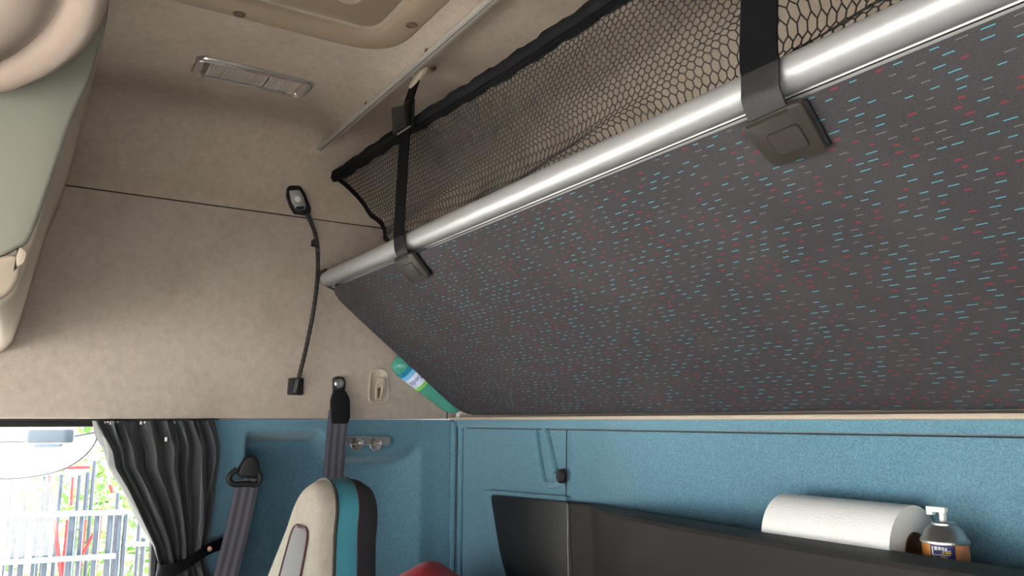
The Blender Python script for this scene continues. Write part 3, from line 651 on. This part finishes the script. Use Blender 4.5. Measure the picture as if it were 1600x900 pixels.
# ---------------------------------------------------------------- recessed spot light on the felt
rl = thing('recessed_spot_light', 'small chrome two-bulb light set in the blue felt behind the belt', 'lamp', PX(575, 688, XB))
qx = XB+.001
ou = [(538, 681.5), (606, 682.5), (611, 685), (609, 694), (604, 696.5), (540, 694.5)]
build('housing', ringm(M(), [[PX(u, v, qx) for u, v in ou], [PX(u, v, qx+.012) for u, v in ou], [PX(lerp(575, u, .93), lerp(689, v, .72), qx+.012) for u, v in ou], [PX(lerp(575, u, .90), lerp(689, v, .6), qx+.001) for u, v in ou], [PX(lerp(575, u, .01), lerp(689, v, .01), qx+.001) for u, v in ou]]), 'alu', rl, bevel=0, ang=30)
for uc in (558, 587):
    bb = PX(uc, 693.5, qx+.013); build('reflector', M().lathe([(.0175, .0005), (.0165, .001), (.012, -.006), (.006, -.010), (.001, -.011)], bb, (1, 0, .15), 16, caps=False), 'chrome', rl, ang=20)
    build('bulb', M().lathe([(.004, -.010), (.005, -.004), (.003, -.001), (.0005, 0)], bb, (1, 0, .15), 10), 'lens', rl)

# ---------------------------------------------------------------- curtain
XC = XB+.028
cu = thing('window_curtain', 'dark grey pinstriped curtain gathered beside the side window', 'curtain', PX(250, 665, XC))
Lb = [(0, 146), (.10, 152), (.22, 163), (.33, 166), (.50, 190), (.70, 215), (.88, 238), (1.0, 246), (1.12, 240), (1.5, 225)]
Rb = [(0, 334), (.10, 344), (.18, 349), (.28, 348), (.45, 340), (.70, 332), (.9, 322), (1.0, 320), (1.12, 330), (1.5, 345)]
NF = 7.5
def curt(a, b):
    t = b*1.5; v = 657.5+t*221
    le, ri = interp(Lb, t), interp(Rb, t)
    wob = .085*noise.noise(Vector((a*4, t*1.6, 1.7)))
    ph = 2*PI*NF*(a+wob)+1.2*noise.noise(Vector((a*3, t*1.1, 5)))
    s = a+.42/(2*PI*NF)*math.sin(2*ph)*(1-.3*t)-.5/(2*PI*NF)*math.cos(ph)
    u = lerp(le, ri, max(-.02, min(1.02, s)))
    amp = lerp(.017, .021, min(t, 1))*(1-.55*math.exp(-((t-1)/.12)**2))
    d = amp*(1+.6*noise.noise(Vector((a*6, t*1.5, 8))))*math.sin(ph)+.008*math.sin(ph*.5+1)*min(1, t*2)+.006*noise.noise(Vector((a*14, t*3, 2)))
    if t < .18: d += .016*(1-t/.18)*math.sin(ph*2.5)*(.6+noise.noise(Vector((a*9, 3, 3))))
    p = PX(u, v, XC+.002); p.x += d; return p
build('curtain_cloth', M().grid(curt, 260, 70), 'curtain', cu, ang=70)
tb = smoothpath([PX(246, 888, XC+.000), PX(249, 892, XC+.024), PX(268, 890, XC+.038), PX(292, 881, XC+.040), PX(310, 868, XC+.036), PX(328, 857, XC+.026), PX(345, 850, XC+.006), PX(360, 845, XC-.012)], 6)
t_ = build('tie_back', M().ribbon(tb, (0, .12, 1), .026, .003), 'blackcloth', cu)
build('press_stud', M().lathe([(.0065, 0), (.006, .003), (.001, .0042)], PX(327, 857.5, XC+.0285), (1, -.3, 0), 14), plain('copper_stud', (150, 112, 92), .35, 1), t_)
build('curtain_track', M().box((XL-.018, -.90, .0005), (XL-.002, .42, .004)), 'black', cu)
for i, px in enumerate((158, 163, 168, 173, 178, 184, 220, 226, 262, 266, 272, 280, 302, 318)):
    p = PX(px, 660.5, XL+.010); build('glider', M().box((p.x-.004, p.y-.0020, p.z-.004+.002*(i%3)), (p.x+.003, p.y+.0020, p.z+.003)), 'white', cu, bevel=.0008)
p = PX(259.5, 686, XC+.02); build('loose_glider', M().lathe([(.0026, -.005), (.003, 0), (.0026, .004)], p, (0, 0, 1), 8), 'white', cu)

# ---------------------------------------------------------------- seat
SX = -1.325; ST = -.098
seat = thing('passenger_seat', 'passenger seat back with cream front, teal band and black shell', 'seat', (SX, .35, FL))
def hw(dz):
    if dz < .07: return .088*math.sqrt(max(0, 1-((.07-dz)/.07)**2))+.004*dz/.07
    return interp([(.07, .092), (.13, .125), (.20, .165), (.28, .20), (.40, .225), (.60, .235), (.85, .225)], dz)
def outline(sc, y0, drop, n=40):
    L = []; zs_ = [(.85-drop)*(i/n)**1.6 for i in range(n+1)]
    for dz in reversed(zs_): L.append((-hw(dz*1.0)*sc, dz+drop))
    for dz in zs_[1:]: L.append((hw(dz)*sc, dz+drop))
    return [Vector((SX+x, y0+.452-.20*dz+.06*max(0, dz-.3), ST-dz)) for x, dz in L]
def slab(layers):
    g = M(); rg_ = [outline(*l) for l in layers]; n = len(rg_[0])
    for r_ in rg_: g.v += r_; g.uv += [(0, 0)]*n
    for a in range(len(rg_)-1): g.f += [(a*n+i, a*n+(i+1) % n, (a+1)*n+(i+1) % n, (a+1)*n+i) for i in range(n)]
    # fill front and back with strips between mirrored points
    h_ = n//2
    for base in (0, (len(rg_)-1)*n):
        for i in range(h_): g.f.append((base+i, base+i+1, base+n-2-i, base+n-1-i) if i+1 != n-2-i else (base+i, base+i+1, base+n-1-i))
    return g
build('front_cushion', slab([(.70, -.012, .018), (.90, -.008, .008), (.97, .000, .003), (1.0, .010, 0)]), 'seatb', seat, ang=60)
build('piping', M().tube(outline(1.0, .011, -.001), .0028, 6), 'plate', seat)
build('side_band', slab([(1.0, .010, 0), (1.025, .026, -.003), (1.02, .046, -.002)]), 'seatt', seat, ang=60)
build('stitching', M().tube(outline(1.022, .047, -.0025), .0010, 5), 'stitch', seat)
build('back_shell', slab([(1.02, .046, -.002), (1.0, .066, .002), (.94, .084, .012), (.75, .094, .03)]), 'seatk', seat, ang=60)
ins = []
def insp(a, b):
    b = b*b; dz = lerp(.073, .60, b); w_ = interp([(0, .022), (.004, .031), (.012, .038), (.03, .043), (.10, .048), (.3, .06), (1, .09)], b)
    x = lerp(-w_, w_, a); return Vector((SX+.003+x, .452-.0135-.20*dz+.06*max(0, dz-.3)-.0035*math.sin(PI*a), ST-dz))
build('centre_insert', M().grid(insp, 10, 40), 'seatg', seat, ang=60)
rim = [insp(0, 1-i/20) for i in range(20)]+[insp(i/8, 0) for i in range(9)]+[insp(1, i/20) for i in range(1, 21)]
build('insert_seam', M().tube([p+Vector((0, -.0005, 0)) for p in rim], .0022, 5), 'stitch', seat)
build('seat_cushion', M().box((SX-.25, -.10, -1.06), (SX+.25, .38, -.90)), 'seatb', seat, bevel=.04, seg=3)
build('seat_base', M().box((SX-.20, -.05, FL), (SX+.20, .33, -1.05)), 'black', seat, bevel=.02)

# ---------------------------------------------------------------- lower bunk, dashboard, red blanket (mostly out of frame)
lb = thing('lower_bunk', 'grey lower bunk mattress along the rear wall', 'bunk', (-.75, .8, FL))
build('mattress', M().box((XL+.03, .60, -.95), (XR-.03, 1.035, -.80)), 'mattress', lb, bevel=.04, seg=3)
build('bunk_box', M().box((XL+.03, .62, FL), (XR-.03, 1.035, -.95)), 'dash', lb, bevel=.01)
db = thing('dashboard', 'grey-beige dashboard under the windscreen', 'dashboard', (-.75, -1.2, FL))
build('dash_top', M().box((XL+.03, YF+.002, -1.05), (XR-.03, -.95, -.80)), 'dash', db, bevel=.05, seg=3)
build('dash_body', M().box((XL+.05, YF+.002, FL), (XR-.05, -1.05, -1.03)), 'dash', db, bevel=.02)
rb = M()
def heap(a, b):
    th = 2*PI*a; r = b
    fo_ = 1-.07*b*b*(1+math.sin(11*th+2*math.sin(3*th)))*.5; x = -1.665+.270*r*fo_*math.cos(th); y = .81+.20*r*fo_*math.sin(th)
    hgt = .448*(1-r**6)+.0
    k = 1-sm(.85, 1, r)
    hgt += k*(.030*math.exp(-(((x+1.70)/.085)**2+((y-.88)/.15)**2))-.05*(1-sm(.70, .86, y))+.016*noise.noise(Vector((x*14+y*8, y*7, .5)))+.010*math.sin(24*(x*.5+y)+6*x))
    return Vector((x, y, -.80+max(0, hgt)))
rb.grid(heap, 72, 26)
tag(build('red_blanket', rb, 'red', ang=80), 'red fleece blanket heaped behind the passenger seat', 'blanket')

# ---------------------------------------------------------------- black storage shelf on the rear wall
sh = thing('rear_shelf', 'black moulded storage shelf on the blue rear wall', 'shelf', (-.9, 1.0, -.4))
pl = roundpoly([PY(u, v, YB-.022) for u, v in ((766, 773), (886, 784), (886, 960), (812, 960), (783, 880))], [.014, .002, .01, .05, .06], 5)
build('end_panel', M().prism(pl, (0, .022, 0)), 'black', sh, bevel=.006, seg=3, ang=50)
build('felt_rim', M().prism(roundpoly([PY(u, v, YB-.012) for u, v in ((756, 765), (884, 776), (884, 960), (803, 965), (773, 886))], [.016, .002, .01, .05, .06], 5), (0, .014, 0)), 'felt', wr, bevel=.009, seg=3, ang=50)
xj = PY(889, 784, YB-.02).x
def lipback(x): return interp([(-1.45, 1.046), (-1.33, 1.046), (-1.24, 1.022), (-1.10, .988), (-.95, .966), (-.87, .958), (-.6, .953), (.45, .95)], x)
def lipfront(x): return interp([(-1.45, 1.034), (-1.335, 1.033), (-1.27, .990), (-1.12, .938), (-.95, .905), (-.83, .893), (-.6, .890), (.45, .888)], x)
def lipz(x): return interp([(-1.45, -.172), (-1.33, -.169), (-1.1, -.162), (-.85, -.159), (-.5, -.159), (.45, -.16)], x)
xs3 = [xj+(-1.0-xj)*i/24 for i in range(25)]+[-1.0+i*.06 for i in range(1, 24)]
g = M(); sec = []
for x in xs3:
    yb, yf, z = lipback(x), lipfront(x), lipz(x); k = min(1, (yb-yf)/.06)
    f_ = [(yb+.004, z-.07), (yb+.001, z-.008), (yb-.003*k, z-.001), (yb-.012*k, z), (lerp(yb, yf, .8), z-.002), (yf+.004*k, z-.004), (yf, z-.010), (yf+.002, z-.016), (yf+.03*k, z-.10), (yf+.05*k, z-.25), (yf+.05*k, z-.36), (YB-.002, z-.36), (YB-.002, z-.062), (yb+.012, z-.062)]
    sec.append([Vector((x, y, zz)) for y, zz in f_])
ringm(g, sec); n = len(sec[0]); g.f += [tuple(range(n)), tuple(range((len(sec)-1)*n, len(sec)*n))]
build('shelf_front', g, 'shelfm', sh, ang=40)
build('panel_seam', M().box((xj-.003, YB-.023, -.53), (xj-.001, YB-.004, -.176)), 'steel', sh)
FLZ = -.222+.0

# ---------------------------------------------------------------- paper towel roll and air freshener can
ra, rb_ = Vector((PY(1228, 800, .996).x, .996, -.163)), Vector((PY(1428, 830, .996).x, .996, -.163)); RRd = .0555
tw = thing('paper_towel_roll', 'white embossed paper towel roll lying on the black shelf', 'paper towel', (lerp(ra.x, rb_.x, .5), .996, -.218))
ln = rb_.x-ra.x
g = M(); nA, nS = 40, 30
g.grid(lambda a, b: Vector((lerp(ra.x, rb_.x, b), .996+RRd*math.cos(2*PI*a), -.163+RRd*math.sin(2*PI*a))), nA, nS, lambda a, b: (a*2*PI*RRd*1.0, b*ln))
build('towel_sheet', g, 'towel', tw, ang=60)
for xx, sg in ((ra.x, -1), (rb_.x, 1)):
    g = ringm(M(), [[Vector((xx, .996+r_*math.cos(t), -.163+r_*math.sin(t))) for t in [2*PI*k/40 for k in range(40)]] for r_ in (RRd, RRd-.001, .024, .022)]); build('paper_end', g, 'paper', tw)
g = M().tube([(ra.x-.001, .996, -.163), (rb_.x+.001, .996, -.163)], .0225, 24, caps=False); build('core_tube', g, 'card', tw)
g = M().tube([(ra.x-.0008, .996, -.163), (rb_.x+.0008, .996, -.163)], .0205, 24, caps=False); build('core_lining', g, 'card', tw)
cb_ = PY(1476, 840, .988); cx, cy = cb_.x, .988
cn = thing('air_freshener_can', 'small orange and navy spray can beside the paper towel roll', 'spray can', (cx, cy, -.22))
ZB = -.201
build('can_body', M().lathe([(.024, -.019), (.026, -.016), (.026, .053), (.0255, .055)], (cx, cy, ZB), (0, 0, 1), 40), 'can', cn)
build('can_shoulder', M().lathe([(a*.82, b*.82) for a, b in [(.0335, .065), (.034, .068), (.0325, .0715), (.030, .073), (.026, .083), (.019, .090), (.0165, .091), (.0165, .0935), (.0145, .0955), (.012, .094), (.004, .094)]], (cx, cy, ZB), (0, 0, 1), 40), 'steel', cn, ang=40)
CS = .82
nz = build('nozzle', M().box((cx-.003, cy-.0035, ZB+.076), (cx+.003, cy+.0035, ZB+.093)).box((cx-.019, cy-.004, ZB+.089), (cx+.005, cy+.004, ZB+.0955)).box((cx-.019, cy-.004, ZB+.085), (cx-.011, cy+.004, ZB+.090)), 'white', cn, bevel=.001)
av = math.atan2(-cy, -cx)      # towards the camera
def patch(name, a0, a1, z0, z1, mat, off, parent, pts=None):
    g = M()
    def fn(a, b):
        t = av+math.radians(lerp(a0, a1, a)); r_ = .026+off; return Vector((cx+r_*math.cos(t), cy+r_*math.sin(t), ZB+.0235+.48*lerp(z0, z1, b)))
    g.grid(fn, 10, 4); return build(name, g, mat, parent)
def disc(name, a, z, ra_, rz, mat, off, parent):
    vs = []
    for k in range(20):
        t = 2*PI*k/20; an = av+math.radians(a+ra_*math.cos(t)); r_ = .026+off; vs.append(Vector((cx+r_*math.cos(an), cy+r_*math.sin(an), ZB+.0235+.48*(z+rz*math.sin(t)))))
    return build(name, M().add(vs, [tuple(range(20))]), mat, parent)
nv = patch('navy_label', -38, 22, .004, .0615, 'navy', .0004, cn)
patch('tan_label', 24, 80, .004, .0615, 'tan', .0004, cn)
for a0, a1, z0, z1, mm in ((-34, -30, .036, .058, 'canw'), (-27, -20, .049, .058, 'canw'), (-18, -11, .050, .0575, 'canw'), (-9, -4, .050, .057, 'canw'), (-2, 3, .049, .056, 'canw'), (-8, 12, .048, .0495, 'canw'), (-9, -4, .041, .0465, 'cany'), (-2, 12, .0415, .0465, 'cany'), (-30, 10, .037, .039, 'canw'), (-33, -22, .006, .034, 'cream'), (-22, -10, .006, .022, 'cream')):
    patch('label_print', a0, a1, z0, z1, mm, .0007, nv)
disc('wood_ring', -6, .0265, 13, .0085, 'cream', .0009, nv); disc('wood_ring_centre', -6, .0265, 5.5, .0035, 'card', .0012, nv); disc('wood_ring_dot', -6, .0265, 3.2, .002, 'cream', .0014, nv)
disc('white_leaf', -38, .0135, 22, .006, 'canw', .0010, nv); disc('blue_drop', -44, .0135, 4, .004, 'cblue', .0013, nv)
disc('drop_print', 54, .0105, 6, .0055, 'canw', .0008, cn)

# ---------------------------------------------------------------- round felt fastener
gm = PY(877, 744, YB-.012)
tag(build('felt_fastener', M().lathe([(.0155, -.004), (.0155, .003), (.0125, .006), (.005, .0045), (.001, .0045)], gm, (0, -1, 0), 20), 'black'), 'round black push fastener in the blue rear wall above the shelf', 'fastener')

# ---------------------------------------------------------------- green bottle in the gap beside the bunk
bt0, bt1 = PX(616, 566, -1.905), PX(716, 643, -1.905)
axb = (bt1-bt0).normalized(); LBt = (bt1-bt0).length
upn = Vector((0, -axb.z, axb.y)); 
if upn.z < 0: upn = -upn
bo = bt0+upn*.009+Vector((0, 0, 0))
bt = thing('water_bottle', 'green plastic water bottle wedged between the bunk and side panel', 'bottle', bt1)
RB_ = .031
prof_b = [(.004, -.004), (.018, .0), (.026, .008), (.030, .022), (.031, .04)]
for k in range(12): prof_b.append((RB_*(.985 if k % 2 else 1.0), LBt*(.44+.035*k)))
prof_b += [(.029, LBt*.88), (.024, LBt*.94), (.015, LBt*.99), (.004, LBt*1.0)]
build('bottle_body', M().lathe(prof_b, bo, axb, 28), 'pet', bt, ang=40)
lab = build('bottle_label', M().lathe([(RB_+.0006, LBt*.16), (RB_+.0006, LBt*.42)], bo, axb, 32, caps=False), 'lblw', bt)
build('label_band', M().lathe([(RB_+.0010, LBt*.12), (RB_+.0010, LBt*.18)], bo, axb, 32, caps=False), 'lblt', lab)
build('label_band', M().lathe([(RB_+.0012, LBt*.18), (RB_+.0012, LBt*.235)], bo, axb, 32, caps=False), 'lblb', lab)
build('label_band', M().lathe([(RB_+.0012, LBt*.385), (RB_+.0012, LBt*.43)], bo, axb, 32, caps=False), 'lblg', lab)
# lettering wrapped on the label
fc = bpy.data.curves.new('label_text', 'FONT'); fc.body = 'Seda'; fc.size = .020; fc.align_x = 'CENTER'; fc.align_y = 'CENTER'
fo = bpy.data.objects.new('label_text', fc); C.objects.link(fo)
dg = bpy.context.evaluated_depsgraph_get(); tm = bpy.data.meshes.new_from_object(fo.evaluated_get(dg)); bpy.data.objects.remove(fo)
ca = axb.cross(Vector((1, 0, 0))).normalized(); vis = (Vector((1, 0, 0))*.75-upn*.66).normalized(); sid = axb.cross(vis).normalized()
tv = []
for v_ in tm.vertices:
    an = v_.co.x/RB_; tv.append(bo+axb*(LBt*.305+v_.co.y)+(vis*math.cos(an)+sid*math.sin(an))*(RB_+.0016))
g = M().add(tv, [tuple(p.vertices) for p in tm.polygons]); build('label_text', g, 'lbltext', lab)

# ---------------------------------------------------------------- outside: kerb mirror, fence, bushes, ground
GZ = -2.75
struct(build('ground', M().box((-60, -40, GZ-.1), (40, 40, GZ)), 'ground'), 'pale concrete ground')
km = thing('kerb_mirror', 'rounded kerb mirror on a bracket outside the side window', 'mirror', (-2.4, .0, .05))
mp = PX(70, 700, -2.42); mn = Vector((.74, -.66, -.12)).normalized()
mo = [PN(u, v, mp, mn) for u, v in ((148, 676), (151, 686), (142, 702), (128, 716), (108, 729), (84, 738), (55, 744), (20, 748), (-25, 746), (-55, 735), (-65, 715), (-50, 700), (-10, 692), (40, 690), (80, 687), (120, 681))]
mo = smoothpath(mo+[mo[0]], 4)[:-1]
build('mirror_glass', M().prism(mo, -mn*.003), 'mirror', km); mcen = sum(mo, Vector())/len(mo)
build('mirror_rim', M().tube(mo+[mo[0]], .0022, 6, caps=False), 'rubber', km)
g = ringm(M(), [[p-mn*.003 for p in mo], [mcen+(p-mcen)*.97-mn*.03 for p in mo], [mcen+(p-mcen)*.6-mn*.06 for p in mo], [mcen+(p-mcen)*.02-mn*.065 for p in mo]]); build('housing', g, 'outer', km, ang=60)
bq = PX(74, 676, -2.38); build('bracket', M().box((XL-.16, bq.y-.05, bq.z-.022), (bq.x-.04, bq.y+.045, bq.z+.012)).box((bq.x-.05, bq.y-.03, bq.z-.04), (bq.x+.0, bq.y+.03, bq.z)), plain('pale_grey_bracket', (120, 132, 150), .5), km, bevel=.008)
def fence_unit(name, label, X, bars, rails, tops):
    r = thing(name, label, 'fence', (X, PX(100, 850, X).y, GZ))
    for (u, wpx, vtop) in bars:
        p = PX(u, 850, X); wd = wpx/1240*abs(X)*.72; zt = PX(u, vtop, X).z
        build('fence_bar', M().box((X-.03, p.y-wd/2, GZ), (X+.03, p.y+wd/2, zt)), 'fence', r, bevel=.006)
        if X > -7.5: build('bar_highlight', M().box((X+.028, p.y+wd*.5, GZ), (X+.036, p.y+wd*.68, zt)), 'fencel', r)  # pale strip painted in for the bright highlight along each bar
    for (va, vb, wpx, u0, u1) in rails:
        a, b = PX(u0, va, X+.05), PX(u1, vb, X+.05); hh = wpx/1240*abs(X)*.5
        build('fence_rail', M().prism([a+Vector((0, 0, -hh)), b+Vector((0, 0, -hh)), b+Vector((0, 0, hh)), a+Vector((0, 0, hh))], (.04, 0, 0)), 'fencel', r)
    return r
fence_unit('steel_fence', 'pale blue steel bar fence outside the side window', -7.2, [(20, 7, 804), (35, 9, 804), (54, 6, 804), (72, 9, 804), (109, 10, 804), (124, 6, 804), (148, 8, 803), (169, 9, 803), (183, 8, 802), (193, 6, 802), (223, 6, 840), (-12, 8, 805), (-45, 8, 805), (250, 8, 800), (285, 8, 800)], [(807, 800, 6, -80, 195), (883, 868, 6, -80, 180), (850, 848, 5, 195, 300)], None)
fence_unit('steel_fence', 'taller dark bar fence behind the pale blue one', -8.2, [(9, 4, 755), (33, 4, 752), (60, 5, 742), (68, 6, 742), (86, 7, 738), (115, 6, 742), (128, 7, 738), (137, 6, 720), (178, 6, 770), (-20, 6, 745), (-50, 6, 745), (215, 6, 760)], [(757, 735, 3, -80, 140)], None)
rp_ = thing('red_scaffold', 'red steel lattice frame standing between the fences', 'frame', (-7.8, PX(110, 850, -7.8).y, GZ))
def post(u0, v0, u1, v1, wpx):
    X = -7.75; a, b = PX(u0, v0, X), PX(u1, v1, X); r_ = wpx/1240*8*.5
    if v1 > 895: b = a+(b-a)*((GZ-a.z)/(b.z-a.z))
    build('red_bar', M().tube([a, b], r_, 6), 'redp', rp_)
for a in ((85, 812, 96, 905, 6), (106, 812, 97, 905, 5), (77, 742, 83, 785, 4), (133, 812, 121, 905, 5), (157, 800, 147, 905, 6), (147, 832, 127, 870, 4), (114, 745, 111, 790, 4), (100, 731, 140, 730, 5), (157, 796, 160, 802, 6), (172, 757, 176, 770, 5)): post(*a)
def bush(name, label, u, v, X, rad, n, seed):
    rnd = random.Random(seed); c = PX(u, v, X); r = thing(name, label, 'bush', (c.x, c.y, GZ), 'bushes beyond the fences')
    g = M()
    for i in range(n):
        d = Vector((rnd.gauss(0, 1), rnd.gauss(0, 1), rnd.gauss(0, 1))).normalized()*rad*rnd.uniform(.35, 1)**.6; d.z *= 1.25
        p = c+d; a = Vector((rnd.uniform(-1, 1), rnd.uniform(-1, 1), rnd.uniform(-1, .4))).normalized(); b = a.cross(Vector((rnd.uniform(-1, 1), rnd.uniform(-1, 1), 1))).normalized(); s = rnd.uniform(.045, .10)
        g.add([p-a*s, p+b*s*.5-a*s*.1, p+a*s, p-b*s*.5-a*s*.1, ], [(0, 1, 2), (0, 2, 3)])
    o = build('foliage', g, 'leaf', r, recalc=False); o['kind'] = 'stuff'
    build('stem', M().tube([(c.x, c.y, GZ), (c.x+.05, c.y-.03, lerp(GZ, c.z, .6)), c], [.06, .05, .03], 7), 'trunk', r)
for i, a in enumerate(((196, 832, -9.4, .62, 560, 'leafy green bush filling the gap beside the curtain'), (40, 866, -10.4, .62, 380, 'leafy bush low behind the pale blue bars'), (150, 742, -12.2, .80, 620, 'leafy green bush rising above the fence bars'), (120, 850, -14.6, 1.0, 520, 'leafy bush low behind the red lattice'))):
    bush('leafy_bush', a[5], a[0], a[1], a[2], a[3], a[4], 40+i)
